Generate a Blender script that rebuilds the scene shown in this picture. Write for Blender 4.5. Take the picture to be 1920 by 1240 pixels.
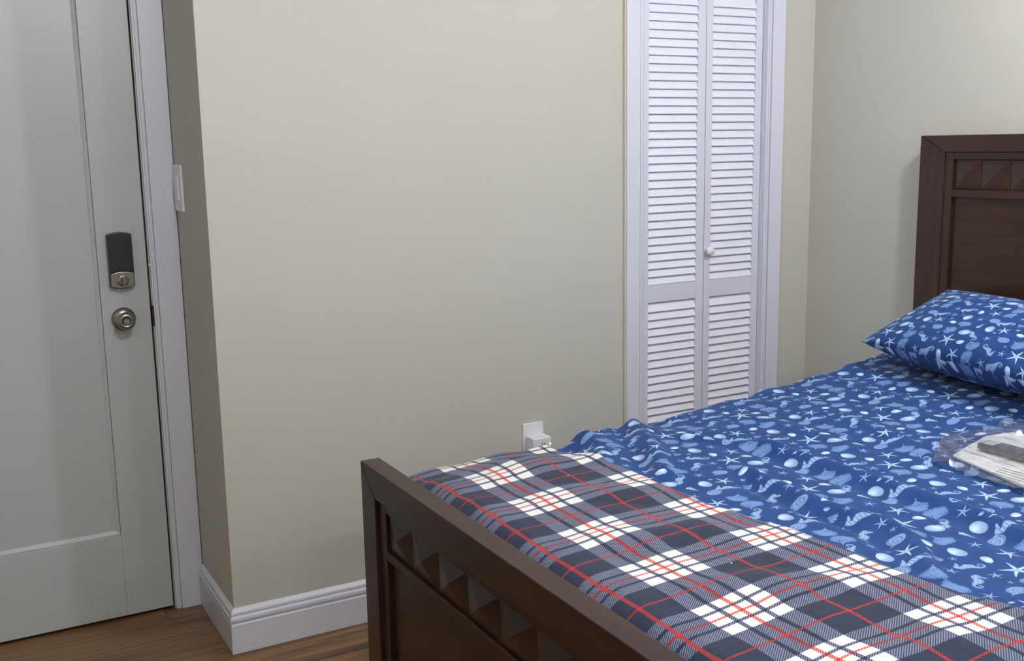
import bpy, bmesh, math, random
import numpy as np
from mathutils import Vector, Matrix, noise

for o in list(bpy.data.objects):
    bpy.data.objects.remove(o, do_unlink=True)
S = bpy.context.scene
COL = S.collection
R = math.radians

# ------------------------------------------------------------------ camera
def make_camera():
    yaw, pit, rol = R(28.7446), R(-9.9832), R(-1.0488)
    F = Vector((math.sin(yaw)*math.cos(pit), math.cos(yaw)*math.cos(pit), math.sin(pit)))
    Rt = Vector((math.cos(yaw), -math.sin(yaw), 0)); U = Rt.cross(F)
    R2 = Rt*math.cos(rol) + U*math.sin(rol); U2 = -Rt*math.sin(rol) + U*math.cos(rol)
    M = Matrix.Identity(4)
    for i in range(3):
        M[i][0] = R2[i]; M[i][1] = U2[i]; M[i][2] = -F[i]
    M.translation = Vector((-.6953, -3.0354, 1.5))
    cd = bpy.data.cameras.new('camera'); co = bpy.data.objects.new('camera', cd)
    COL.objects.link(co); co.matrix_world = M
    cd.sensor_width = 36; cd.lens = 1989.8/1920*36; cd.clip_start = .05
    S.camera = co
make_camera()

# ------------------------------------------------------------------ world, exposure, ceiling lights
W = bpy.data.worlds.new('World'); S.world = W; W.use_nodes = True
W.node_tree.nodes['Background'].inputs[0].default_value = (.75, .82, .9, 1)
W.node_tree.nodes['Background'].inputs[1].default_value = .25
vs = S.view_settings
vs.view_transform = 'Standard'; vs.look = 'None'; vs.gamma = 1; vs.exposure = 0.0; vs.use_curve_mapping = False
CEIL = 2.45
# bare globe fixtures on the ceiling: x, y, emission strength of the globe
GLOBES = [(-.05, -1.60, 350), (1.62, -1.66, 410), (.1, -3.35, 120), (1.5, -3.3, 220)]
GR = .055

# ------------------------------------------------------------------ helpers
def sc(r, g, b):
    f = lambda c: (c/255/12.92) if c/255 <= .04045 else ((c/255+.055)/1.055)**2.4
    return (f(r), f(g), f(b), 1)

def mat(name, col, rough=.5, metal=0, spec=.5, coat=0, bump=None, var=None, emit=None):
    m = bpy.data.materials.new(name); m.use_nodes = True
    nt = m.node_tree; b = nt.nodes['Principled BSDF']
    b.inputs['Base Color'].default_value = col
    b.inputs['Roughness'].default_value = rough
    b.inputs['Metallic'].default_value = metal
    b.inputs['Specular IOR Level'].default_value = spec
    b.inputs['Coat Weight'].default_value = coat
    tc = nt.nodes.new('ShaderNodeTexCoord')
    if bump:
        n = nt.nodes.new('ShaderNodeTexNoise'); n.inputs['Scale'].default_value = bump[0]; n.inputs['Detail'].default_value = 4
        nt.links.new(tc.outputs['Object'], n.inputs['Vector'])
        bp = nt.nodes.new('ShaderNodeBump'); bp.inputs['Strength'].default_value = bump[1]; bp.inputs['Distance'].default_value = bump[2]
        nt.links.new(n.outputs['Fac'], bp.inputs['Height']); nt.links.new(bp.outputs['Normal'], b.inputs['Normal'])
    if var:
        n = nt.nodes.new('ShaderNodeTexNoise'); n.inputs['Scale'].default_value = var[0]; n.inputs['Detail'].default_value = 3
        nt.links.new(tc.outputs['Object'], n.inputs['Vector'])
        cr = nt.nodes.new('ShaderNodeValToRGB'); k = var[1]
        cr.color_ramp.elements[0].position = .3; cr.color_ramp.elements[1].position = .7
        cr.color_ramp.elements[0].color = tuple(c*(1-k) for c in col[:3])+(1,)
        cr.color_ramp.elements[1].color = tuple(min(1, c*(1+k)) for c in col[:3])+(1,)
        nt.links.new(n.outputs['Fac'], cr.inputs['Fac']); nt.links.new(cr.outputs['Color'], b.inputs['Base Color'])
    if emit:
        b.inputs['Emission Color'].default_value = emit[0]; b.inputs['Emission Strength'].default_value = emit[1]
    return m

def wood(name, c1, c2, rough, axis, scale=1.0, spec=.5, percopy=False):
    """streaky grain running along the given axis of the object"""
    m = bpy.data.materials.new(name); m.use_nodes = True
    nt = m.node_tree; b = nt.nodes['Principled BSDF']; L = nt.links
    tc = nt.nodes.new('ShaderNodeTexCoord'); mp = nt.nodes.new('ShaderNodeMapping')
    sv = [26*scale]*3; sv[axis] = 1.6*scale
    mp.inputs['Scale'].default_value = sv
    vec = tc.outputs['Object']
    if percopy:
        oi = nt.nodes.new('ShaderNodeObjectInfo'); ad = nt.nodes.new('ShaderNodeVectorMath'); ad.operation = 'MULTIPLY_ADD'
        cb = nt.nodes.new('ShaderNodeCombineXYZ')
        for i in range(3): L.new(oi.outputs['Random'], cb.inputs[i])
        L.new(cb.outputs[0], ad.inputs[0]); ad.inputs[1].default_value = (37, 61, 13); L.new(vec, ad.inputs[2]); vec = ad.outputs[0]
    L.new(vec, mp.inputs['Vector'])
    n = nt.nodes.new('ShaderNodeTexNoise'); n.inputs['Scale'].default_value = 1; n.inputs['Detail'].default_value = 5; n.inputs['Distortion'].default_value = .8
    L.new(mp.outputs[0], n.inputs['Vector'])
    cr = nt.nodes.new('ShaderNodeValToRGB'); cr.color_ramp.elements[0].position = .32; cr.color_ramp.elements[1].position = .7
    cr.color_ramp.elements[0].color = c1; cr.color_ramp.elements[1].color = c2
    L.new(n.outputs['Fac'], cr.inputs['Fac'])
    out = cr.outputs['Color']
    if percopy:
        mx = nt.nodes.new('ShaderNodeMix'); mx.data_type = 'RGBA'; mx.blend_type = 'MULTIPLY'; mx.inputs['Factor'].default_value = 1
        mr = nt.nodes.new('ShaderNodeMapRange'); mr.inputs['To Min'].default_value = .7; mr.inputs['To Max'].default_value = 1.2
        L.new(oi.outputs['Random'], mr.inputs['Value'])
        L.new(out, mx.inputs['A']); L.new(mr.outputs[0], mx.inputs['B']); out = mx.outputs['Result']
    L.new(out, b.inputs['Base Color'])
    b.inputs['Roughness'].default_value = rough; b.inputs['Specular IOR Level'].default_value = spec
    bp = nt.nodes.new('ShaderNodeBump'); bp.inputs['Strength'].default_value = .15; bp.inputs['Distance'].default_value = .001
    L.new(n.outputs['Fac'], bp.inputs['Height']); L.new(bp.outputs['Normal'], b.inputs['Normal'])
    return m

def box(bm, x0, x1, y0, y1, z0, z1):
    v = [bm.verts.new(p) for p in ((x0,y0,z0),(x1,y0,z0),(x1,y1,z0),(x0,y1,z0),(x0,y0,z1),(x1,y0,z1),(x1,y1,z1),(x0,y1,z1))]
    for f in ((0,3,2,1),(4,5,6,7),(0,1,5,4),(1,2,6,5),(2,3,7,6),(3,0,4,7)):
        bm.faces.new([v[i] for i in f])

def boxes(*bs):
    bm = bmesh.new()
    for b in bs: box(bm, *b)
    return bm

def obj(name, bm, m, parent=None, bevel=0, smooth=False, seg=2, origin=None):
    me = bpy.data.meshes.new(name)
    if isinstance(bm, bmesh.types.BMesh):
        bmesh.ops.recalc_face_normals(bm, faces=bm.faces)
        bm.to_mesh(me); bm.free()
    else:
        me.from_pydata(*bm)
    me.materials.append(m)
    if smooth:
        me.polygons.foreach_set('use_smooth', [True]*len(me.polygons))
    o = bpy.data.objects.new(name, me); COL.objects.link(o)
    if origin is not None:                       # geometry is given in world metres; move the origin onto the piece
        me.transform(Matrix.Translation(-Vector(origin))); o.location = origin
    if parent:
        o.parent = parent; o.matrix_parent_inverse = Matrix.Translation(-world_loc(parent))
    if bevel:
        md = o.modifiers.new('bevel', 'BEVEL'); md.width = bevel; md.segments = seg; md.limit_method = 'ANGLE'; md.angle_limit = R(35)
    return o

def world_loc(o):
    return Vector(o.location) if not o.parent else Vector(o.matrix_parent_inverse.translation) + world_loc(o.parent) + Vector(o.location)

def thing(name, loc, label, cat, group=None):
    o = bpy.data.objects.new(name, None); COL.objects.link(o); o.location = loc
    o.empty_display_size = .05
    return tag(o, label, cat, group)

def tag(o, label, cat, group=None):
    o['label'] = label; o['category'] = cat
    if group: o['group'] = group
    return o

def struct(o, label=None):
    o['kind'] = 'structure'
    if label: o['label'] = label
    return o

def copy_of(o, loc, parent):
    c = o.copy(); COL.objects.link(c); c.location = loc
    c.parent = parent; c.matrix_parent_inverse = Matrix.Translation(-world_loc(parent))
    return c

def lathe(bm, prof, axis_o, n=32, axis='y', sgn=-1):
    """prof: list of (radius, distance along axis)."""
    rings = []
    for r, d in prof:
        ring = []
        for i in range(n):
            a = 2*math.pi*i/n; c, s = math.cos(a)*r, math.sin(a)*r
            if axis == 'y': p = (axis_o[0]+c, axis_o[1]+sgn*d, axis_o[2]+s)
            elif axis == 'z': p = (axis_o[0]+c, axis_o[1]+s, axis_o[2]+sgn*d)
            else: p = (axis_o[0]+sgn*d, axis_o[1]+c, axis_o[2]+s)
            ring.append(bm.verts.new(p))
        rings.append(ring)
    for a, b in zip(rings, rings[1:]):
        for i in range(n):
            bm.faces.new((a[i], a[(i+1) % n], b[(i+1) % n], b[i]))
    bm.faces.new(rings[0]); bm.faces.new(rings[-1])

def sweep(bm, prof, path):
    """prof (offset, height) swept along path of (x, y, mx, my): the offset goes along (mx, my)."""
    rows = [[bm.verts.new((x+mx*d, y+my*d, h)) for d, h in prof] for x, y, mx, my in path]
    for a, b in zip(rows, rows[1:]):
        for i in range(len(prof)):
            j = (i+1) % len(prof)
            bm.faces.new((a[i], a[j], b[j], b[i]))
    bm.faces.new(rows[0]); bm.faces.new(rows[-1])

# ------------------------------------------------------------------ materials
M_wall = mat('wall_paint', sc(195, 192, 183), .55, spec=.35, bump=(55, .12, .0012), var=(2.2, .015))
M_ceil = mat('ceiling_paint', sc(225, 225, 222), .8)
M_trim = mat('white_trim_paint', sc(216, 216, 228), .35, bump=(40, .06, .0008))
M_door = mat('door_paint', sc(190, 192, 194), .38, bump=(60, .1, .0008))
M_louver_lit = mat('louver_lit_paint', sc(236, 236, 248), .4)  # stronger light on the slats put into a paler colour than the stiles
M_gap_shade = mat('gap_shade', sc(20, 20, 22), .9)
M_caulk = mat('aged_caulk', sc(214, 205, 180), .6)
M_wood = wood('espresso_wood', sc(38, 20, 13), sc(58, 33, 22), .33, 1, 1.6)
M_woodz = wood('espresso_wood_vertical', sc(38, 20, 13), sc(58, 33, 22), .33, 2, 1.6)
M_plank = wood('floor_plank_wood', sc(98, 70, 42), sc(160, 120, 76), .38, 0, 1.0, percopy=True)
M_nickel = mat('brushed_nickel', sc(150, 146, 140), .3, 1)
M_chrome = mat('polished_metal', sc(200, 200, 200), .12, 1)
M_black = mat('black_plastic', sc(24, 26, 34), .45)
M_grey = mat('dark_grey_plastic', sc(74, 74, 72), .45)
M_white = mat('white_plastic', sc(232, 232, 236), .3)
M_slot = mat('slot_black', sc(30, 28, 28), .7)
M_mattress = mat('mattress_fabric', sc(205, 205, 205), .9)
M_led = mat('lamp_diffuser', sc(250, 250, 250), .5, emit=((.95, .97, 1, 1), 6))
M_glow = mat('plug_light', sc(255, 240, 180), .5, emit=((1, .85, .45, 1), 3))

# ------------------------------------------------------------------ room shell
XW, YS, XE_, D = -1.55, -3.95, 2.282, .42     # west wall, south wall, headboard wall, door wall
WT = .12
bm = bmesh.new(); box(bm, XW-WT, XE_+WT, YS-WT, D+WT+.6, -.10, -.012)
floor = struct(obj('floor', bm, mat('subfloor', sc(60, 45, 32), .8)), 'floor laid with brown wood planks')
# planks run along x, 0.13 m wide, staggered; each is a piece of the floor
random.seed(4)
pw_, gap = .13, .0012
lengths = [1.22]
pm = bmesh.new(); box(pm, 0, 1.22-gap, 0, pw_-gap, -.012, 0)
pl0 = None
y = YS; row = 0
while y < D+.08:
    x = XW - [0.0, .81, .41, 1.02, .2][row % 5]
    while x < XE_:
        a, b = max(x, XW), min(x+1.22, XE_)
        y1 = min(y+pw_, D+.10)
        if b-a > .02:
            if b-a > 1.2 and y1-y > pw_-.001 and pl0 is not None:
                copy_of(pl0, (a, y, 0), floor)
            else:
                bb = bmesh.new(); box(bb, a, b-gap, y, y1-gap, -.0118, 0)
                o = obj('plank', bb, M_plank, floor, origin=(a, y, 0))
                if b-a > 1.2 and pl0 is None: pl0 = o
        x += 1.22
    y += pw_; row += 1

CO0, CO1 = 1.491, 2.050      # closet opening
CTOP = 2.06
struct(obj('wall_back', boxes((0, CO0, 0, WT, 0, CEIL), (CO1, XE_+WT, 0, WT, 0, CEIL), (CO0, CO1, 0, WT, CTOP, CEIL)), M_wall),
       'beige-grey painted wall with closet opening')
struct(obj('wall_return', boxes((0, WT, WT, D+WT, 0, CEIL)), M_wall), 'short shaded wall beside the entry door')
DX0, DX1, DTOP = -.925, -.0955, 2.09
struct(obj('wall_door', boxes((DX1, 0, D, D+WT, 0, CEIL), (XW-WT, DX0, D, D+WT, 0, CEIL), (DX0, DX1, D, D+WT, DTOP, CEIL)), M_wall), 'wall holding the white entry door')
struct(obj('wall_right', boxes((XE_, XE_+WT, YS-WT, 0, 0, CEIL)), M_wall), 'pale wall behind the headboard')
struct(obj('wall_left', boxes((XW-WT, XW, YS-WT, D, 0, CEIL)), M_wall))
struct(obj('wall_front', boxes((XW, XE_, YS-WT, YS, 0, CEIL)), M_wall))
struct(obj('ceiling', boxes((XW-WT, XE_+WT, YS-WT, D+WT+.6, CEIL, CEIL+.08)), M_ceil))
struct(obj('wall_closet', boxes((CO0-.25, CO1+.35, .70, .76, 0, CEIL), (CO0-.25, CO0-.19, WT, .70, 0, CEIL), (CO1+.29, CO1+.35, WT, .70, 0, CEIL)), M_wall), 'wall inside the closet')

# baseboards with the stepped moulding
BP = [(0, .001), (.015, .001), (.015, .091), (.0125, .0935), (.012, .0965), (.0145, .100), (.0158, .106), (.0150, .113),
      (.0115, .118), (.0105, .1205), (.0125, .1235), (.0115, .130), (.006, .1365), (.003, .1404), (0, .1404)]
bm = bmesh.new(); sweep(bm, BP, [(0, 0, -1, -1), (1.417, 0, 0, -1)])
struct(obj('baseboard_back', bm, M_trim), 'white moulded baseboard under the long beige wall')
bm = bmesh.new(); sweep(bm, BP, [(0, .402, -1, 0), (0, 0, -1, -1)])
struct(obj('baseboard_return', bm, M_trim), 'white moulded baseboard along the short shaded wall')
bm = bmesh.new(); sweep(bm, BP, [(2.122, 0, 0, -1), (XE_, 0, -1, -1)])
struct(obj('baseboard_corner', bm, M_trim))
bm = bmesh.new(); sweep(bm, BP, [(XE_, 0, -1, -1), (XE_, YS, -1, 0)])
struct(obj('baseboard_right', bm, M_trim))

# door casing (flat board with an inner bead) around the entry door
def casing_v(bm, x0, x1, yf, t, z1, bead_left, bead=.017):
    """vertical casing board, front at yf-t"""
    if bead_left:
        box(bm, x0, x0+bead, yf-t*.55, yf, 0, z1); box(bm, x0+bead*.35, x0+bead*.8, yf-t*.8, yf, 0, z1)
        box(bm, x0+bead, x1, yf-t, yf, 0, z1)
    else:
        box(bm, x1-bead, x1, yf-t*.55, yf, 0, z1); box(bm, x1-bead*.8, x1-bead*.35, yf-t*.8, yf, 0, z1)
        box(bm, x0, x1-bead, yf-t, yf, 0, z1)
bm = bmesh.new(); casing_v(bm, DX1+.003, -.002, D, .018, DTOP+.08, True)
struct(obj('trim_1', bm, M_trim, bevel=.0012), 'flat white casing board right of the entry door')
bm = bmesh.new(); casing_v(bm, DX0-.09, DX0-.003, D, .018, DTOP+.08, False)
struct(obj('trim_2', bm, M_trim, bevel=.0012))
struct(obj('trim_3', boxes((DX0-.003, DX1+.003, D-.018, D, DTOP+.003, DTOP+.08)), M_trim, bevel=.0012))
# near-black sheet behind the slab, the gap's shade is put into its colour
struct(obj('trim_4', boxes((DX0, DX1, D+.06, D+.10, 0, DTOP)), M_gap_shade), 'near-black sheet painted as the shade in the entry door gap')

# closet casing
bm = bmesh.new(); casing_v(bm, 1.4185, CO0, 0, .018, CTOP+.075, False)
struct(obj('trim_5', bm, M_trim, bevel=.0012), 'white casing board left of the louvered closet doors')
bm = bmesh.new(); casing_v(bm, CO1-.004, 2.1225, 0, .018, CTOP+.075, True)
struct(obj('trim_6', bm, M_trim, bevel=.0012), 'white casing board right of the louvered closet doors')
struct(obj('trim_7', boxes((CO0, CO1-.004, -.018, 0, CTOP, CTOP+.075)), M_trim, bevel=.0012))
struct(obj('trim_8', boxes((CO1-.0035, CO1-.0003, .0004, WT, 0, CTOP), (CO0+.0003, CO0+.0035, .0004, WT, 0, CTOP)), M_trim), 'white closet jamb lining')
bm = boxes((1.4145, 1.4185, -.012, 0, 0, CTOP+.075))
struct(obj('trim_9', bm, M_caulk), 'yellowed caulk line left of the closet casing')

# ------------------------------------------------------------------ entry door
yd = D-.004
door = bpy.data.objects.new('door_1', None); COL.objects.link(door); door.location = (-.51, yd, 0)
struct(door, 'white recessed-panel entry door at the left')
sx0, sx1 = DX0+.004, DX1-.006
PX0, PX1, PZ0, PZ1 = -.775, -.2455, .287, 1.985
obj('door_slab', boxes((sx0, sx1, yd+.012, yd+.045, .012, DTOP-.004)), M_door, door)
obj('stile', boxes((PX1, sx1, yd, yd+.012, .012, DTOP-.004)), M_door, door, bevel=.0015)
obj('stile', boxes((sx0, PX0, yd, yd+.012, .012, DTOP-.004)), M_door, door, bevel=.0015)
obj('rail', boxes((PX0, PX1, yd, yd+.012, .012, PZ0)), M_door, door, bevel=.0015)
obj('rail', boxes((PX0, PX1, yd, yd+.012, PZ1, DTOP-.004)), M_door, door, bevel=.0015)
w = .012
bm = bmesh.new()
def chamfer_frame(bm, x0, x1, z0, z1, w, ya, yb):
    o_ = [(x0, z0), (x1, z0), (x1, z1), (x0, z1)]; i_ = [(x0+w, z0+w), (x1-w, z0+w), (x1-w, z1-w), (x0+w, z1-w)]
    vo = [bm.verts.new((x, ya, z)) for x, z in o_]; vi = [bm.verts.new((x, yb, z)) for x, z in i_]
    vo2 = [bm.verts.new((x, yb+.003, z)) for x, z in o_]; vi2 = [bm.verts.new((x, yb+.003, z)) for x, z in i_]
    for k in range(4):
        j = (k+1) % 4
        bm.faces.new((vo[k], vo[j], vi[j], vi[k])); bm.faces.new((vo2[k], vo2[j], vi2[j], vi2[k]))
        bm.faces.new((vo[k], vo[j], vo2[j], vo2[k])); bm.faces.new((vi[k], vi[j], vi2[j], vi2[k]))
chamfer_frame(bm, PX0+.0012, PX1-.0012, PZ0+.0012, PZ1-.0012, w, yd+.0035, yd+.0095)
obj('panel_moulding', bm, M_door, door)

# keypad deadbolt: grey housing, black cover, satin lower plate with thumb turn
def arc_plate(x0, x1, zb, zt, rise_b, rise_t, ya, yb, n=14):
    bm = bmesh.new(); pts = []
    for i in range(n+1):
        t = i/n; pts.append((x0+(x1-x0)*t, zb - rise_b*(1-(2*t-1)**2)))
    for i in range(n+1):
        t = 1-i/n; pts.append((x0+(x1-x0)*t, zt + rise_t*(1-(2*t-1)**2)))
    f = [bm.verts.new((x, ya, z)) for x, z in pts]; b = [bm.verts.new((x, yb, z)) for x, z in pts]
    bm.faces.new(f); bm.faces.new(b)
    for i in range(len(pts)):
        j = (i+1) % len(pts); bm.faces.new((f[i], f[j], b[j], b[i]))
    return bm
lk = obj('deadbolt_lock', arc_plate(-.2165, -.144, 1.088, 1.248, .007, .007, yd-.022, yd), M_grey, door, bevel=.002)
lk['label'] = 'black keypad deadbolt with satin thumb turn plate'
obj('cover', arc_plate(-.2145, -.146, 1.129, 1.247, -.006, .006, yd-.027, yd-.022), M_black, lk, bevel=.002)
obj('turn_plate', arc_plate(-.2145, -.146, 1.089, 1.127, .006, .006, yd-.0265, yd-.022), M_nickel, lk, bevel=.0015)
bm = bmesh.new(); lathe(bm, [(.017, 0), (.017, .003), (.012, .005)], (-.180, yd-.0265, 1.106), 28)
box(bm, -.1835, -.1765, yd-.046, yd-.031, 1.092, 1.122)
obj('thumb_turn', bm, M_nickel, lk, bevel=.001)
# knob
kx, kz = -.184, .983
kb = bmesh.new(); lathe(kb, [(.037, 0), (.0365, .003), (.033, .008), (.024, .012), (.017, .015)], (kx, yd, kz), 40)
knob = obj('door_knob', kb, M_nickel, door, smooth=True)
knob['label'] = 'round brushed nickel door knob with push lock'
kb = bmesh.new(); lathe(kb, [(.015, .012), (.0135, .024), (.017, .030), (.0255, .038), (.028, .046), (.027, .055), (.0225, .061), (.0125, .064), (.012, .061)], (kx, yd, kz), 40)
obj('grip', kb, M_nickel, knob, smooth=True)
kb = bmesh.new(); lathe(kb, [(.010, .060), (.010, .0655), (.0085, .067)], (kx, yd, kz), 24); box(kb, kx-.006, kx+.006, yd-.071, yd-.066, kz-.002, kz+.003)
obj('push_lock', kb, M_chrome, knob)
# latch strike in the gap at knob height
struct(obj('trim_10', boxes((DX1-.003, DX1+.0035, D-.012, D+.03, kz-.03, kz+.035)), mat('strike_metal', sc(70, 60, 50), .4, .8)), 'dark strike plate beside the door knob')
struct(obj('trim_11', boxes((DX1-.003, DX1+.003, D-.016, D-.010, 1.144, 1.151)), M_white))

# ------------------------------------------------------------------ light switch
sw = thing('light_switch', (0, .345, 1.384), 'white rocker light switch plate on the narrow shaded wall beside the door casing', 'light switch')
obj('plate', boxes((-.0065, 0, .288, .398, 1.313, 1.455)), M_white, sw, bevel=.002)
obj('rocker', boxes((-.0105, -.0065, .322, .356, 1.347, 1.420)), M_white, sw, bevel=.001)
obj('screw', boxes((-.0072, -.0065, .337, .341, 1.330, 1.334)), M_nickel, sw)
obj('screw', boxes((-.0072, -.0065, .337, .341, 1.434, 1.438)), M_nickel, sw)

# ------------------------------------------------------------------ outlet + plugged adapter
ot = thing('wall_outlet', (1.042, 0, .50), 'white outlet cover plate low on the long beige wall', 'outlet')
obj('plate', boxes((1.002, 1.082, -.006, 0, .445, .566)), M_white, ot, bevel=.002)
obj('receptacle', boxes((1.022, 1.062, -.0075, -.006, .450, .486)), M_white, ot, bevel=.001)
pg = thing('plug_adapter', (1.050, -.008, .505), 'white plug-in adapter with small glowing light in the wall outlet', 'adapter')
ax0, ax1, ay0, ay1, az0, az1 = 1.012, 1.082, -.058, -.0078, .462, .525
obj('housing', boxes((ax0, ax1, ay0, ay1, az0, az1)), M_white, pg, bevel=.004, seg=3)
obj('button', boxes((1.032, 1.054, -.040, -.034, az1-.0002, az1+.001)), M_trim, pg)
obj('socket', boxes((1.0445, 1.047, ay0-.0004, ay0+.002, .498, .509), (1.0535, 1.056, ay0-.0004, ay0+.002, .499, .508), (1.0485, 1.0525, ay0-.0004, ay0+.002, .484, .489)), M_slot, pg)
bm = bmesh.new(); lathe(bm, [(.0028, 0), (.0022, .0012)], (1.0775, ay0, .500), 12)
obj('indicator_light', bm, M_glow, pg)

# ------------------------------------------------------------------ louvered closet doors
P = .0286
def slat_mesh(w):
    bm = bmesh.new(); n = 2
    # cross-section of a tilted slat, local: y depth, z up; front lower edge at y=.0015
    sec = [(.0020, 0), (.0012, .0022), (.0155, .0325), (.0190, .0335), (.0200, .0315), (.0060, -.0005)]
    a = [bm.verts.new((0, y, z)) for y, z in sec]; b = [bm.verts.new((w, y, z)) for y, z in sec]
    bm.faces.new(a); bm.faces.new(b)
    for i in range(len(sec)):
        j = (i+1) % len(sec); bm.faces.new((a[i], a[j], b[j], b[i]))
    return bm
def louver_door(name, x0, x1, s0, s1, label):
    yf, yb = .018, .048
    d = bpy.data.objects.new(name, None); COL.objects.link(d); d.location = ((x0+x1)/2, yf, 0)
    struct(d, label)
    top, bot = 2.045, .02
    obj('stile', boxes((x0, s0, yf, yb, bot, top)), M_trim, d, bevel=.001)
    obj('stile', boxes((s1, x1, yf, yb, bot, top)), M_trim, d, bevel=.001)
    rz = .992
    for a, b in ((rz-.062, rz), (top-.045, top), (bot, bot+.17)):
        obj('rail', boxes((s0, s1, yf+.0015, yb, a, b)), M_trim, d, bevel=.0008)
    first = None
    for z0, n in ((rz+.001, 35), (bot+.17+.001, 25)):
        pitch = P if n == 35 else (rz-.062-.006-z0)/25
        for i in range(n):
            loc = (s0, yf, z0+i*pitch)
            if i == n-1 and n == 35 and z0+i*pitch+.034 > top-.045: continue
            if first is None:
                first = obj('slat', slat_mesh(s1-s0), M_louver_lit, None)
                first.parent = d; first.matrix_parent_inverse = Matrix.Translation(-world_loc(d)); first.location = loc
            else: copy_of(first, loc, d)
    return d
louver_door('door_2', 1.496, 1.784, 1.536, 1.750, 'left white louvered closet door')
d3 = louver_door('door_3', 1.7865, 2.0445, 1.815, 2.015, 'right white louvered closet door with round knob')
kb = bmesh.new(); lathe(kb, [(.006, 0), (.006, .008), (.014, .014), (.0170, .020), (.016, .026), (.011, .0305), (.004, .032)], (1.799, .018, 1.102), 28)
o = obj('knob', kb, M_white, d3, smooth=True); o['label'] = 'round white ceramic knob'

# ------------------------------------------------------------------ bed frame
BY0, BY1 = -.577, -2.275
XF, XFi, FZ = .208, .259, .717
bed = thing('bed_frame', (1.2, -1.43, 0), 'dark espresso wooden bed frame with rows of carved pyramid blocks', 'bed')
def pyramid(sy, sz, depth):
    """block with a low pyramid facing -x, centred on the local origin"""
    bm = bmesh.new(); h, k = sy/2-.0008, sz/2-.0008
    base = [bm.verts.new((0, a*h, b*k)) for a, b in ((-1, -1), (1, -1), (1, 1), (-1, 1))]
    back = [bm.verts.new((.012, a*h, b*k)) for a, b in ((-1, -1), (1, -1), (1, 1), (-1, 1))]
    tip = bm.verts.new((-depth, 0, 0))
    for i in range(4):
        j = (i+1) % 4
        bm.faces.new((base[i], base[j], tip)); bm.faces.new((base[i], base[j], back[j], back[i]))
    bm.faces.new(back)
    return bm
def prism_x(pts, xa, xb):
    """polygon in (y, z) between two x planes"""
    bm = bmesh.new()
    a = [bm.verts.new((xa, y, z)) for y, z in pts]; b = [bm.verts.new((xb, y, z)) for y, z in pts]
    bm.faces.new(a); bm.faces.new(b)
    for i in range(len(pts)):
        j = (i+1) % len(pts); bm.faces.new((a[i], a[j], b[j], b[i]))
    return bm
def end_board(name, xf, xb, ztop, fr, frz, sty, stz, pz0, pz1, npyr, rail, depth, rec, label, low):
    """panelled end board: mitred outer frame (fr wide, frz high), stepped inner frame, pyramid row, panel"""
    y0, y1 = BY0, BY1; g = .0005
    hb = obj(name, prism_x([(y0-g, ztop), (y0-fr-g, ztop-frz), (y1+fr+g, ztop-frz), (y1+g, ztop)], xf, xb), M_wood, bed, bevel=.0022)
    hb['label'] = label
    obj('post', prism_x([(y0, 0), (y0, ztop-g), (y0-fr, ztop-frz-g), (y0-fr, 0)], xf, xb), M_woodz, hb, bevel=.0022)
    obj('post', prism_x([(y1, 0), (y1, ztop-g), (y1+fr, ztop-frz-g), (y1+fr, 0)], xf, xb), M_woodz, hb, bevel=.0022)
    yi0, yi1 = y0-fr-sty, y1+fr+sty
    xs = xf+rec; zt = ztop-frz
    for a, b, c, d in ((y0-fr, yi0, low, zt), (yi1, y1+fr, low, zt), (yi0, yi1, pz1, zt), (yi0, yi1, pz0-rail, pz0)):
        obj('inner_rail', boxes((xs, xb-.004, b, a, c, d) if b < a else (xs, xb-.004, a, b, c, d)), M_woodz if d-c > .3 else M_wood, hb, bevel=.0012)
    obj('panel', boxes((xs+.012, xb-.008, yi1, yi0, low+.06, pz0-rail)), M_wood, hb)
    obj('bottom_rail', boxes((xs, xb-.004, yi1, yi0, low, low+.06)), M_wood, hb, bevel=.002)
    obj('backing', boxes((xs+.022, xb-.008, yi1, yi0, pz0, pz1)), M_wood, hb)
    w = (yi0-yi1)/npyr; first = None
    for i in range(npyr):
        loc = (xs+.009, yi0-w*(i+.5), (pz0+pz1)/2)
        if first is None:
            first = obj('pyramid_block', pyramid(w, pz1-pz0, depth), M_wood, None)
            first.parent = hb; first.matrix_parent_inverse = Matrix.Translation(-world_loc(hb)); first.location = loc
        else: copy_of(first, loc, hb)
    return hb
end_board('footboard', XF, XFi, FZ, .088, .076, .044, .022, .516, .616, 10, .022, .013, .010, 'low footboard nearest the camera', .10)
end_board('headboard', 2.202, 2.252, 1.502, .098, .054, .030, .022, 1.330, 1.425, 14, .024, .009, .004, 'tall headboard against the right wall', .30)
for yy in (BY0-.012, BY1+.042):
    obj('side_rail', boxes((XFi, 2.202, yy-.03, yy, .22, .385)), M_wood, bed, bevel=.003)
for xx in (.5, .9, 1.3, 1.7, 2.0):
    obj('cross_slat', boxes((xx-.04, xx+.04, BY1+.042, BY0-.042, .27, .295)), M_wood, bed)

mt = obj('mattress', boxes((.300, 2.185, BY1+.055, BY0-.058, .297, .630)), M_mattress, bevel=.03, seg=3)
tag(mt, 'white mattress hidden under the blue sea print bedding', 'mattress')

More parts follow.
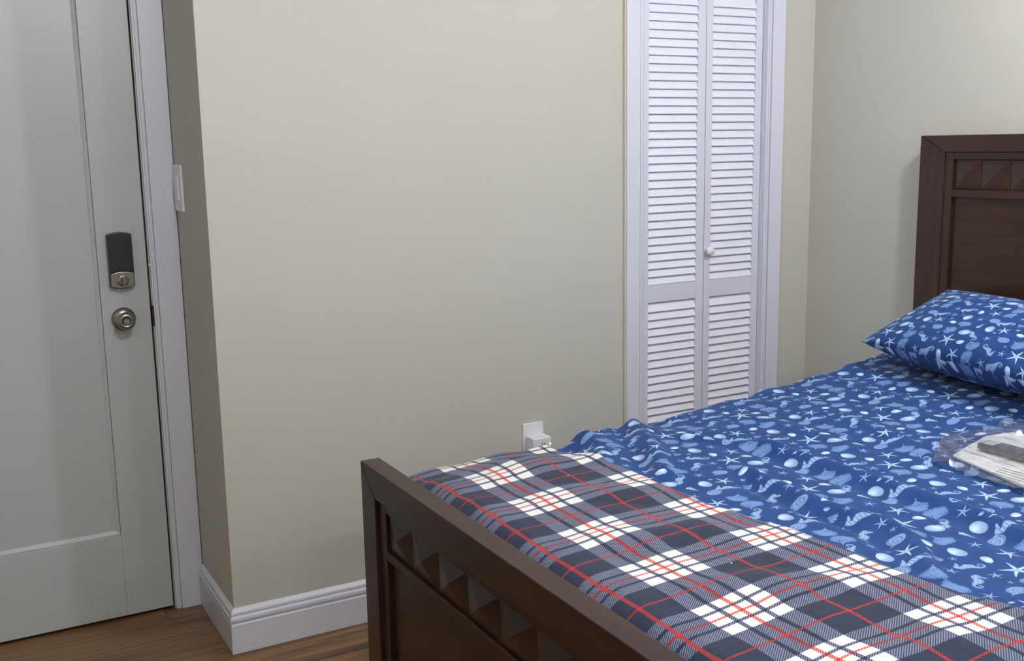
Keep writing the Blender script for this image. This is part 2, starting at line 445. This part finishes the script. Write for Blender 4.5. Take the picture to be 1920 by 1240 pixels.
# ------------------------------------------------------------------ printed cloths (tiles painted here, in code)
def blend(canvas, cx, cy, rad, fn, col):
    """paint fn(X, Y) -> (alpha, light) around a centre on a wrapping tile; X, Y in units of rad"""
    N = canvas.shape[0]; k = int(rad*1.25)+2
    ii = np.arange(-k, k+1); X, Y = np.meshgrid(ii/rad, ii/rad)
    a, l = fn(X, Y)
    a = np.clip(a, 0, 1)[..., None]; l = np.clip(l, 0, 1.3)[..., None]
    rows = (int(cy)+ii) % N; cols = (int(cx)+ii) % N
    ix = np.ix_(rows, cols)
    canvas[ix] = canvas[ix]*(1-a) + (np.array(col)[None, None]*l)*a

def segd(X, Y, x0, y0, x1, y1, w0, w1):
    dx, dy = x1-x0, y1-y0; L2 = dx*dx+dy*dy+1e-9
    t = np.clip(((X-x0)*dx+(Y-y0)*dy)/L2, 0, 1)
    return np.hypot(X-x0-dx*t, Y-y0-dy*t) - (w0+(w1-w0)*t)

def rot(fn, ang):
    c, s = math.cos(ang), math.sin(ang)
    return lambda X, Y: fn(X*c+Y*s, -X*s+Y*c)

AA = 14.0
def ed(d, rad=1.0): return .5 - d*AA
def m_star(bend=.0):
    def f(X, Y):
        r = np.hypot(X, Y); t = np.arctan2(Y, X) + bend*r
        a = (t % (2*math.pi/5)) - math.pi/5
        off = np.abs(r*np.sin(a)); along = r*np.cos(a)
        w = .155*(1-along)**.8*(along < 1)+.0
        w = np.where(along < 1, .17*np.clip(1-along, 0, 1)**.75, -.1)
        return ed(off-w), .92+.25*(off < w*.35)*(along > .15) - .25*(off > w*.7)
    return f
def m_clam(sq=.75):
    def f(X, Y):
        r = np.hypot(X/.85, Y/(.85*sq)); r = r + .05*np.sin(3*np.arctan2(Y, X)+.6)
        return ed((r-1)*.7), .82+.35*np.exp(-((X+.2)**2+(Y-.25)**2)*3) + .07*np.sin(r*22)
    return f
def m_scallop():
    def f(X, Y):
        Yp = Y+.55; r = np.hypot(X, Yp); t = np.arctan2(X, Yp)
        edge = 1.22+.05*np.cos(t*16)
        d = np.maximum(r-edge, (np.abs(t)-.72)*r*.8)
        return ed(d*.8), .78+.3*np.cos(t*16)*.5+.15*r
    return f
def m_snail():
    def f(X, Y):
        r = np.hypot(X/.85, Y/.62); t = np.arctan2(Y, X)
        d = np.minimum(r-1, segd(X, Y, .3, -.3, 1.0, -.55, .28, .06))
        spir = np.sin(math.pi*2*(r*2.2 - t/(2*math.pi)))
        return ed(d*.7)*.85, .88+.13*spir+.04*np.sin(t*14)
    return f
def m_cone():
    def f(X, Y):
        d = segd(X, Y, -.75, 0, .45, 0, .05, .36)
        return ed(d), .85+.2*np.sin(X*16+Y*5)
    return f
def m_coral(seed):
    rng = random.Random(seed); segs = []
    def grow(x, y, a, l, n, w):
        if n == 0: return
        x1, y1 = x+math.cos(a)*l, y+math.sin(a)*l
        if math.hypot(x1, (y1-.05)*.95) > .88 and n < 7: return
        segs.append((x, y, x1, y1, w, w*.8))
        if n == 7: ks = (-2.2, -1.1, -.2, .8, 1.9)
        else: ks = (-1, 1)
        for s in ks:
            a2 = a+s*rng.uniform(.30, .52)
            if n < 7: a2 = a2*.80+math.pi/2*.20
            grow(x1, y1, a2, l*rng.uniform(.80, 1.04), n-1, w*.92)
    grow(0, -.9, math.pi/2, .26, 7, .036)
    def f(X, Y):
        d = np.full(X.shape, 9.0)
        for s in segs: d = np.minimum(d, segd(X, Y, *s))
        return ed(d)*.9, np.full(X.shape, .96)
    return f
def m_horse():
    pts = [(-.48, .60, .07), (-.18, .68, .12), (.04, .78, .19), (.16, .56, .17), (.04, .34, .20), (-.10, .10, .27), (-.06, -.12, .25),
           (.08, -.34, .16), (.16, -.54, .10), (.12, -.76, .075), (-.06, -.90, .06), (-.26, -.84, .055), (-.32, -.66, .05), (-.20, -.54, .045), (-.10, -.64, .03)]
    def f(X, Y):
        d = np.full(X.shape, 9.0)
        for a, b in zip(pts, pts[1:]): d = np.minimum(d, segd(X, Y, a[0], a[1], b[0], b[1], a[2], b[2]))
        d = np.minimum(d, segd(X, Y, .06, .2, .26, .12, .06, .02)); d = np.minimum(d, segd(X, Y, .05, .8, .12, .95, .05, .015))
        return ed(d)*.9, .90+.11*np.sin(Y*26+X*6)+.07*np.sin(X*30)
    return f

def sea_tile(N=1024):
    rng = random.Random(11)
    base = np.array([25, 64, 122])/255.
    c = np.ones((N, N, 3))*base
    yy, xx = np.mgrid[0:N, 0:N]/N*2*math.pi
    c *= (1+.05*np.sin(xx*2+np.sin(yy*3))*np.sin(yy*2+1.5*np.sin(xx)))[..., None]
    pale, mid, dim = (.66, .76, .93), (.53, .65, .86), (.44, .57, .80)
    kinds = [('star', 0), ('clam', 1), ('coral', 2), ('small', 3), ('horse', 4), ('snail', 5), ('clam', 6), ('scallop', 7), ('cone', 8)]
    G = 5; k = 0; Z = 1.36
    seq = ['star', 'clam2', 'coral', 'horse', 'small',
           'clam', 'horse', 'small', 'snail', 'coral',
           'coral', 'cone', 'clam', 'star2', 'clam2',
           'small', 'snail', 'horse', 'scallop', 'clam',
           'clam2', 'star2', 'coral', 'small', 'horse']
    for gy in range(G):
        for gx in range(G):
            kind = seq[gy*G+gx]
            x = (gx+.5+(.5 if gy % 2 else 0)+rng.uniform(-.13, .13))/G*N
            y = (gy+.5+rng.uniform(-.13, .13))/G*N
            a = rng.uniform(0, 2*math.pi); u = N/1024*Z
            if kind == 'star': blend(c, x, y, 98*u, rot(m_star(.12), a), pale)
            elif kind == 'star2': blend(c, x, y, 74*u, rot(m_star(-.2), a), pale)
            elif kind == 'small': blend(c, x, y, 46*u, rot(m_star(.2), a), mid)
            elif kind == 'clam': blend(c, x, y, 66*u, rot(m_clam(.78), a), pale)
            elif kind == 'clam2': blend(c, x, y, 48*u, rot(m_clam(.66), a), (.74, .83, .97))
            elif kind == 'coral': blend(c, x, y, 82*u, rot(m_coral(gy*7+gx), a), (.64, .75, .94))
            elif kind == 'horse': blend(c, x, y, 92*u, rot(m_horse(), rng.uniform(-.8, .8)+math.pi/2+(0 if rng.random() < .6 else math.pi)), (.62, .73, .91))
            elif kind == 'snail': blend(c, x, y, 68*u, rot(m_snail(), a), mid)
            elif kind == 'scallop': blend(c, x, y, 50*u, rot(m_scallop(), a), dim)
            elif kind == 'cone': blend(c, x, y, 60*u, rot(m_cone(), a), (.72, .80, .93))
    # small fillers between the rows
    for i in range(46):
        x, y = rng.uniform(0, N), rng.uniform(0, N)
        x0, y0 = int(x) % N, int(y) % N
        ii = np.arange(-46, 47)
        patch = c[np.ix_((y0+ii) % N, (x0+ii) % N)]
        if abs(patch[..., 0].max()-base[0]) < .08:
            blend(c, x, y, rng.uniform(28, 44)*N/1024, rot([m_star(.1), m_clam(.6), m_cone()][i % 3], rng.uniform(0, 6)), mid)
    return np.clip(c, 0, 1)

def plaid_tile(N=1152):
    t = (np.arange(N)+.5)/N
    d = np.minimum(t, 1-t)                      # distance from the centre of the white set
    def cls(wr, wc):                            # 0 navy, 1 white, 2 red
        c = np.zeros(N, int); c[d < .25] = 1; c[(d >= .092) & (d < .128)] = 0
        c[d < wc] = 2; c[np.abs(d-.5) < wr] = 2
        return c
    U_, V_ = cls(.015, .016)[None, :].repeat(N, 0), cls(.012, .013)[:, None].repeat(N, 1)
    vv, uu = np.meshgrid(t, t, indexing='ij')
    tw = ((uu+vv)*46) % 1 < .5; tf = ((uu+vv)*46) % 1 < .62
    C = lambda *a: np.array(a)/255.
    navy, white, red = C(42, 49, 70), C(238, 235, 232), C(190, 52, 46)
    c = np.ones((N, N, 3))*navy
    lo = np.minimum(U_, V_); hi = np.maximum(U_, V_)
    c[(lo == 1) & (hi == 1)] = white
    m = (lo == 0) & (hi == 1); c[m & tw] = C(132, 137, 158); c[m & ~tw] = C(50, 56, 80)
    m = (lo == 0) & (hi == 2); c[m & tf] = C(168, 52, 50); c[m & ~tf] = C(96, 50, 62)
    m = (lo == 1) & (hi == 2); c[m & tf] = C(206, 74, 62); c[m & ~tf] = C(232, 170, 160)
    c[(lo == 2)] = red
    sing = (np.abs(d-.5) < .03)
    m = ((U_ == 2) & sing[None, :] & (V_ == 1)) | ((V_ == 2) & sing[:, None] & (U_ == 1)); c[m & tf] = C(176, 60, 56); c[m & ~tf] = C(126, 60, 70)
    return c

def tile_material(name, arr, rough, sheen, bump_scale, bump_str, size):
    N = arr.shape[0]
    img = bpy.data.images.new(name+'_print', N, N)
    px = np.ones((N, N, 4), dtype=np.float32); px[..., :3] = arr
    img.pixels.foreach_set(px.ravel()); img.update(); img.pack()
    m = bpy.data.materials.new(name); m.use_nodes = True
    nt = m.node_tree; b = nt.nodes['Principled BSDF']; L = nt.links
    uv = nt.nodes.new('ShaderNodeUVMap'); mp = nt.nodes.new('ShaderNodeMapping')
    mp.inputs['Scale'].default_value = (1/size[0], 1/size[1], 1)
    mp.inputs['Location'].default_value = (size[2], size[3], 0)
    tx = nt.nodes.new('ShaderNodeTexImage'); tx.image = img; tx.extension = 'REPEAT'
    L.new(uv.outputs[0], mp.inputs['Vector']); L.new(mp.outputs[0], tx.inputs['Vector']); L.new(tx.outputs['Color'], b.inputs['Base Color'])
    b.inputs['Roughness'].default_value = rough; b.inputs['Specular IOR Level'].default_value = .25
    b.inputs['Sheen Weight'].default_value = sheen; b.inputs['Sheen Roughness'].default_value = .5
    n = nt.nodes.new('ShaderNodeTexNoise'); n.inputs['Scale'].default_value = bump_scale; n.inputs['Detail'].default_value = 4
    L.new(uv.outputs[0], n.inputs['Vector'])
    bp = nt.nodes.new('ShaderNodeBump'); bp.inputs['Strength'].default_value = bump_str; bp.inputs['Distance'].default_value = .004
    L.new(n.outputs['Fac'], bp.inputs['Height']); L.new(bp.outputs['Normal'], b.inputs['Normal'])
    return m
SEA = tile_material('sea_print_cotton', sea_tile(), .75, .08, 9, .35, (.27, .27, .31, .47))
PLAID = tile_material('plaid_fleece', plaid_tile(), .95, .12, 60, .25, (.275, .2225, .273, .23))

def interp(tab, x):
    if x <= tab[0][0]: return tab[0][1]
    for (a, va), (b, vb) in zip(tab, tab[1:]):
        if x <= b:
            t = (x-a)/(b-a); t = t*t*(3-2*t)
            return va+(vb-va)*t
    return tab[-1][1]
TOP = [(.28, 0.658), (.36, 0.678), (.60, 0.692), (.95, 0.701), (1.29, 0.716), (1.52, 0.739), (1.75, 0.756), (1.9, 0.775), (2.05, 0.795), (2.19, 0.800)]
FOLDS = [  # polyline, height, half-width, skew
    ([(1.04, -.58), (.96, -.76), (.90, -.90), (.82, -1.03)], .013, .030),
    ([(.985, -.585), (.90, -.74), (.85, -.88), (.80, -.96)], -.007, .025),
    ([(.86, -.59), (.83, -.72), (.76, -.86)], .008, .026),
    ([(.80, -.60), (.76, -.70), (.71, -.80)], -.004, .03),
    ([(1.165, -.98), (1.17, -1.16), (1.17, -1.31), (1.168, -1.445), (1.175, -1.63), (1.155, -1.76), (1.12, -1.95)], .013, .028),
    ([(1.115, -1.0), (1.115, -1.3), (1.12, -1.63), (1.10, -1.8)], -.006, .03),
    ([(.99, -1.13), (.975, -1.30), (.965, -1.42), (.98, -1.50), (.99, -1.57), (.97, -1.65), (.90, -1.74), (.86, -1.80)], .014, .026),
    ([(.935, -1.2), (.915, -1.42), (.93, -1.55), (.90, -1.64)], -.008, .022),
    ([(1.485, -1.0), (1.46, -1.12), (1.45, -1.2), (1.40, -1.32)], .006, .02),
    ([(1.06, -.80), (1.12, -.95), (1.165, -1.05)], .007, .02),
    ([(1.30, -.75), (1.34, -.95), (1.32, -1.15)], .005, .035),
    ([(1.62, -1.0), (1.66, -1.2), (1.64, -1.45)], .005, .03),
    ([(1.75, -.65), (1.72, -.85), (1.76, -1.1)], .004, .03),
]
def segdist(px, py, pts):
    best = 9
    for (ax, ay), (bx, by) in zip(pts, pts[1:]):
        dx, dy = bx-ax, by-ay
        t = max(0, min(1, ((px-ax)*dx+(py-ay)*dy)/(dx*dx+dy*dy)))
        d = math.hypot(px-ax-dx*t, py-ay-dy*t)
        if d < best: best = d
    return best
YE0, YE1 = -.575, -2.262        # far and near edge of the bedding
EDGE = [(.28, 0.658), (.37, 0.658), (.48, 0.660), (.60, 0.666), (.69, 0.666), (.78, 0.662), (.87, 0.700), (1.03, 0.703), (1.10, 0.694), (1.29, 0.714), (1.475, 0.731), (1.52, 0.739)]
def sheet_top(x, y):
    z = interp(TOP, x)
    if x < 1.5:
        k = max(0, min(1, (y+.82)/.18)); k = k*k*(3-2*k); z += (interp(EDGE, x)-z)*k
    q = 1-.9*math.exp(-((x-1.53)/.20)**4-((y+1.53)/.22)**4)      # lies flat under the plastic bag
    z += q*(.006*noise.noise(Vector((x*3.1, y*3.1, 1.7))) + .003*noise.noise(Vector((x*11, y*9, 4.2))))
    for pts, h, w in FOLDS:
        d = segdist(x, y, pts)
        if d < w*2.6: z += q*1.35*h*math.exp(-(d/(w*.82))**2)
    z += .004*math.sin(x*33+1)*math.exp(-((y-YE0)/.08)**2)
    return z
# cross-profile: s runs over the hanging side, the rounded edge, the top and down again
def cross(s, xx, drop=.27, r=.045, y0=YE0, y1=YE1):
    """arc-length s>=0 starts at the far hem. returns y, dz below the top"""
    L0 = drop-r; A = r*math.pi/2; Wd = (y0-y1)-2*r
    if s < L0: return y0, -(drop-s)
    s -= L0
    if s < A: a = s/r; return y0-r*(1-math.cos(a)), -(r-r*math.sin(a))
    s -= A
    if s < Wd: return y0-r-s, 0
    s -= Wd
    if s < A: a = s/r; return y1+r-r*math.sin(a), -(r-r*math.cos(a))
    s -= A
    return y1, -r-s
def total(drop=.27, r=.045, y0=YE0, y1=YE1): return 2*(drop-r)+r*math.pi+(y0-y1)-2*r

def grid_mesh(name, nu, nv, fn, m, thick, offset):
    vs_, uvs = [], []
    for j in range(nv+1):
        for i in range(nu+1):
            p, uv = fn(i/nu, j/nv); vs_.append(p); uvs.append(uv)
    fs = [(j*(nu+1)+i, j*(nu+1)+i+1, (j+1)*(nu+1)+i+1, (j+1)*(nu+1)+i) for j in range(nv) for i in range(nu)]
    me = bpy.data.meshes.new(name); me.from_pydata(vs_, [], fs)
    ul = me.uv_layers.new(name='UVMap')
    idx = np.zeros(len(me.loops), dtype=np.int32); me.loops.foreach_get('vertex_index', idx)
    ul.data.foreach_set('uv', np.array(uvs, dtype=np.float32)[idx].ravel())
    me.materials.append(m); me.polygons.foreach_set('use_smooth', [True]*len(me.polygons))
    o = bpy.data.objects.new(name, me); COL.objects.link(o)
    if thick:
        md = o.modifiers.new('thickness', 'SOLIDIFY'); md.thickness = thick; md.offset = offset
    return o

SX0, SX1 = .272, 2.190
ST = total()
def sheet_fn(u, v):
    x = SX0+(SX1-SX0)*u; s = ST*v
    y, dz = cross(s, x)
    t = sheet_top(x, y)
    if dz < -.05: # hanging side gets soft vertical pleats
        y += (.010*math.sin(x*17)+.006*math.sin(x*41+2))*min(1, (-dz-.05)/.1)*(1 if y < -1.4 else .6)
    z = t+dz
    e = min(1, (x-SX0)/.05)       # foot end rolls down behind the footboard
    z -= .12*(1-e)**2
    return (x, y, z), (x, s)
sheet = grid_mesh('comforter', 200, 210, sheet_fn, SEA, .012, 1)
tag(sheet, 'royal blue comforter printed with white starfish, seahorses and shells', 'comforter')

# ------------------------------------------------------------------ plaid throw
TY0 = -.578
def throw_lump(x, y):
    z = .007*noise.noise(Vector((x*7, y*4.5, 9.1)))+.004*noise.noise(Vector((x*3, y*13, 2.1)))
    # swelling near the far end, like in a blanket folded double
    z += .010*math.exp(-((x-.56)/.13)**2-((y+.72)/.12)**2)
    z += .006*math.sin(y*21+x*9)*math.exp(-((x-.62)/.15)**2)
    return z
def throw_edge(y):
    return interp([(-2.3, .90), (-1.98, .857), (-1.80, .818), (-1.5, .808), (-1.38, .785), (-1.22, .758), (-.87, .752), (-.66, .742)], y)+.004*math.sin(y*9)
PTS = []
def throw_path(u, y):
    """u in 0..1 from the foot edge over the top to the fold and back under; returns x, z offset, arc"""
    xe = throw_edge(y); x0 = .268; r = .0095
    Lt = xe-r-x0; A = math.pi*r; Lb = .05
    s = u*(Lt+A+Lb)
    if s < Lt: return x0+s, 2*r, s
    if s < Lt+A:
        a = (s-Lt)/r; return xe-r+r*math.sin(a), r+r*math.cos(a), s
    return xe-r-(s-Lt-A), 0, s
TT = total(.16, .05, TY0+.012, YE1-.012)
def throw_fn(u, v):
    s = TT*v
    y, dz = cross(s, 0, .16, .05, TY0+.012, YE1-.012)
    x, off, arc = throw_path(u, y)
    xs = min(max(x, SX0), .9)
    z = sheet_top(xs, y)+dz+max(off*(1 if dz > -.02 else .6)-.0065, .0058)
    z += max(-.001, throw_lump(x, y)) if off > .01 else 0
    if x < .335: z -= .045*((.335-x)/.067)**1.8
    if dz < -.05: y += (.01*math.sin(x*22)+.004)*min(1, (-dz-.05)/.08)*(.7 if y > -1.4 else -1)
    return (x, y, z), (x if s < 0 else x0_arc(arc), y_arc(s))
def x0_arc(a): return .268+a
def y_arc(s): return s
throw = grid_mesh('throw_blanket', 150, 220, throw_fn, PLAID, .005, 1)
tag(throw, 'navy, white and red plaid fleece throw folded across the foot of the bed', 'blanket')

# ------------------------------------------------------------------ pillow
def pillow_fn(Aa, Bb, Cc, th, nu=60, nv=60):
    """Aa front-left corner, Bb back-left corner, Cc front-right corner of the seam plane"""
    A, B, C_ = Vector(Aa), Vector(Bb), Vector(Cc)
    ex, ey = (C_-A), (B-A); nrm = ex.cross(ey).normalized()
    if nrm.z < 0: nrm = -nrm
    return A, ex, ey, nrm
def make_pillow(name, Aa, Bb, Cc, th_top, th_bot, label, group=None):
    A, ex, ey, nrm = pillow_fn(Aa, Bb, Cc, 0)
    n = 56; vs_, uvs, fs = [], [], []
    def add(side):
        base = len(vs_)
        for j in range(n+1):
            for i in range(n+1):
                u, v = i/n, j/n
                pu, pv = 2*u-1, 2*v-1
                # sides pulled in a little between the pointed corners
                inu = 1-.045*(1-pv*pv)**1; inv = 1-.06*(1-pu*pu)
                pu2, pv2 = pu*inu, pv*inv
                h = (max(0, 1-abs(pu)**2.6)*max(0, 1-abs(pv)**2.3))**.55
                p = A+ex*((pu2+1)/2)+ey*((pv2+1)/2)
                w = 1+.10*noise.noise(Vector((u*4, v*4, side*3)))+.04*math.sin(u*30+v*4)*(1-h)
                p = p+nrm*(h*(th_top if side > 0 else -th_bot)*w)
                vs_.append(tuple(p)); uvs.append((u*ex.length*1.05+side*.13, v*ey.length*1.55+side*.1))
        for j in range(n):
            for i in range(n):
                q = (base+j*(n+1)+i, base+j*(n+1)+i+1, base+(j+1)*(n+1)+i+1, base+(j+1)*(n+1)+i)
                fs.append(q if side > 0 else q[::-1])
    add(1); add(-1)
    me = bpy.data.meshes.new(name); me.from_pydata(vs_, [], fs)
    ul = me.uv_layers.new(name='UVMap')
    idx = np.zeros(len(me.loops), dtype=np.int32); me.loops.foreach_get('vertex_index', idx)
    ul.data.foreach_set('uv', np.array(uvs, dtype=np.float32)[idx].ravel())
    me.materials.append(SEA)
    me.polygons.foreach_set('use_smooth', [True]*len(me.polygons))
    bm = bmesh.new(); bm.from_mesh(me); bmesh.ops.remove_doubles(bm, verts=bm.verts, dist=.0004); bmesh.ops.recalc_face_normals(bm, faces=bm.faces); bm.to_mesh(me); bm.free()
    o = bpy.data.objects.new(name, me); COL.objects.link(o)
    return o
pil = make_pillow('pillow', (1.860, -.670, .862), (2.140, -.765, 1.018), (1.745, -1.440, .865), .060, .145, '')
tag(pil, 'blue sea print pillow leaning against the dark headboard', 'pillow')

# ------------------------------------------------------------------ plastic bag with manual and remote
def flat_piece(name, pts, zf, h, m, parent=None):
    bm = bmesh.new()
    t = [bm.verts.new((x, y, zf(x, y)+h)) for x, y in pts]; b = [bm.verts.new((x, y, zf(x, y))) for x, y in pts]
    bm.faces.new(t); bm.faces.new(b)
    for i in range(len(pts)):
        j = (i+1) % len(pts); bm.faces.new((t[i], t[j], b[j], b[i]))
    return obj(name, bm, m, parent)
def bz(x, y=0): return interp(TOP, x)+.005
BZ = .739; SX, SY = .033, .025
paperM = mat('manual_paper', sc(232, 232, 230), .6, bump=(30, .5, .003))
pap = flat_piece('folded_manual', [(x+SX, y+SY) for x, y in [(1.388, -1.405), (1.455, -1.392), (1.560, -1.365), (1.630, -1.40), (1.60, -1.70), (1.330, -1.68)]], lambda x, y: bz(x)+.001, .004, paperM)
tag(pap, 'white folded instruction leaflet inside the clear plastic bag', 'leaflet')
obj('print_line', boxes(*[(1.392+.012*k, 1.3932+.012*k, -1.62, -1.51, bz(1.392+.012*k)+.0048, bz(1.392+.012*k)+.0060) for k in range(4)]), mat('faded_print', sc(150, 150, 150), .7), pap)
obj('dark_patch', boxes((1.572, 1.592, -1.400, -1.380, bz(1.58)+.0050, bz(1.58)+.0065)), M_grey, pap)  # small dark grey square on the leaflet
bar = thing('remote_bar', (1.51, -1.535, BZ+.006), 'dark grey bar with small white label inside the clear bag', 'remote')
def obox(bm, c, ax, half, z0, z1):
    a = Vector((ax[0], ax[1], 0)).normalized(); n_ = Vector((-a.y, a.x, 0)); c = Vector((c[0], c[1], 0))
    pts = [c+a*half[0]*sx+n_*half[1]*sy for sx, sy in ((-1, -1), (1, -1), (1, 1), (-1, 1))]
    lo = [bm.verts.new((p.x, p.y, z0)) for p in pts]; hi = [bm.verts.new((p.x, p.y, z1)) for p in pts]
    bm.faces.new(lo); bm.faces.new(hi)
    for i in range(4):
        j = (i+1) % 4; bm.faces.new((lo[i], lo[j], hi[j], hi[i]))
bax = (.02, -1)
bm = bmesh.new(); obox(bm, (1.509, -1.530), bax, (.13, .027), BZ+.0125, BZ+.0275); obj('body', bm, mat('mid_grey_plastic', sc(98, 96, 92), .4), bar, bevel=.003)
bm = bmesh.new(); obox(bm, (1.511, -1.421), bax, (.013, .0225), BZ+.0277, BZ+.0283); obj('sticker', bm, M_white, bar)
bm = bmesh.new()
for k in (-.010, .0, .010): obox(bm, (1.511+k, -1.421), bax, (.0022, .0015), BZ+.0284, BZ+.0287)
obj('sticker_print', bm, M_slot, bar)

film = bpy.data.materials.new('clear_film'); film.use_nodes = True
nt = film.node_tree; nt.nodes.remove(nt.nodes['Principled BSDF'])
tr = nt.nodes.new('ShaderNodeBsdfTransparent'); gl = nt.nodes.new('ShaderNodeBsdfGlossy'); mx = nt.nodes.new('ShaderNodeMixShader')
gl.inputs['Roughness'].default_value = .16; gl.inputs['Color'].default_value = (.95, .95, 1, 1); tr.inputs['Color'].default_value = (.99, .99, .99, 1)
fr = nt.nodes.new('ShaderNodeFresnel'); fr.inputs['IOR'].default_value = 1.5
ma = nt.nodes.new('ShaderNodeMath'); ma.operation = 'ADD'; ma.inputs[1].default_value = .06
nt.links.new(fr.outputs[0], ma.inputs[0]); nt.links.new(ma.outputs[0], mx.inputs[0])
nt.links.new(tr.outputs[0], mx.inputs[1]); nt.links.new(gl.outputs[0], mx.inputs[2]); hz = nt.nodes.new('ShaderNodeBsdfDiffuse'); hz.inputs['Color'].default_value = (.9, .9, .92, 1); m2 = nt.nodes.new('ShaderNodeMixShader'); m2.inputs[0].default_value = .04
nt.links.new(mx.outputs[0], m2.inputs[1]); nt.links.new(hz.outputs[0], m2.inputs[2]); nt.links.new(m2.outputs[0], nt.nodes['Material Output'].inputs[0])
def film_mesh():
    # quad outline with torn pointed corners, crumpled
    c00, c01, c11, c10 = Vector((1.330, -1.395)), Vector((1.315, -1.76)), Vector((1.70, -1.74)), Vector((1.700, -1.31))
    tipL = Vector((1.500, -1.285))
    n = 46; vs_ = []; rnd = random.Random(5)
    for j in range(n+1):
        for i in range(n+1):
            u, v = i/n, j/n
            left = c00.lerp(tipL, u/.5) if u < .5 else tipL.lerp(c10, (u-.5)/.5)
            if u >= .5: left = left + Vector((0, -.045*math.sin((u-.5)/.5*math.pi)))
            right = c01.lerp(c11, u)
            p = left.lerp(right, v)
            e = min(u, 1-u, v)*2; e = min(1, e*4)
            cr = abs(noise.noise(Vector((u*6, v*5, 3))))*.016+abs(noise.noise(Vector((u*15, v*13, 7))))*.004
            if v < .25: cr *= 1.5
            p = p+Vector((SX, SY)); z = bz(p.x)+.002+e*.016+cr
            if e >= .99 and 1.46 < p.x < 1.56: z = max(z, BZ+.031)
            vs_.append((p.x, p.y, z))
    fs = [((j+1)*(n+1)+i, (j+1)*(n+1)+i+1, j*(n+1)+i+1, j*(n+1)+i) for j in range(n) for i in range(n)]
    return vs_, [], fs
fb = obj('plastic_bag', film_mesh(), film)
tag(fb, 'clear crinkled plastic bag lying on the blue comforter', 'bag')

# lint flecks on the throw
for k, (x, y) in enumerate(((.587, -1.552), (.573, -1.437), (.608, -1.472), (.605, -.933))):
    bm = bmesh.new(); bmesh.ops.create_icosphere(bm, subdivisions=1, radius=.0021 if k == 0 else .0014)
    o = obj('lint_fleck', bm, M_white); o.location = (x, y, sheet_top(x, y)+.0135+max(-.001, throw_lump(x, y)))
    tag(o, ['largest white lint fleck, on a navy square of the plaid throw', 'tiny white lint fleck on the throw, left of the other middle ones',
            'tiny white lint fleck beside the thick red line of the throw', 'tiny white lint fleck near the far end of the throw'][k], 'lint', 'lint flecks on the plaid throw')

# ------------------------------------------------------------------ ceiling globe lights (above the frame)
WHERE = ['between the entry door and the foot of the bed', 'above the head end of the bed', 'at the back of the room near the left wall', 'at the back of the room near the bed']
for k, (lx, ly, pw) in enumerate(GLOBES):
    t = thing('ceiling_light', (lx, ly, CEIL), 'white globe ceiling light ' + WHERE[k], 'ceiling light', 'globe ceiling lights')
    bm = bmesh.new(); lathe(bm, [(.065, 0), (.065, .010), (.030, .026), (.028, .040)], (lx, ly, CEIL), 32, 'z'); obj('base', bm, M_white, t)
    bm = bmesh.new(); bmesh.ops.create_uvsphere(bm, u_segments=24, v_segments=14, radius=GR)
    bmesh.ops.translate(bm, verts=bm.verts, vec=(lx, ly, CEIL-.040-GR*.9))
    obj('globe', bm, mat('globe_glass_lit', sc(250, 250, 250), .5, emit=((.95, .975, 1, 1), pw)), t, smooth=True)
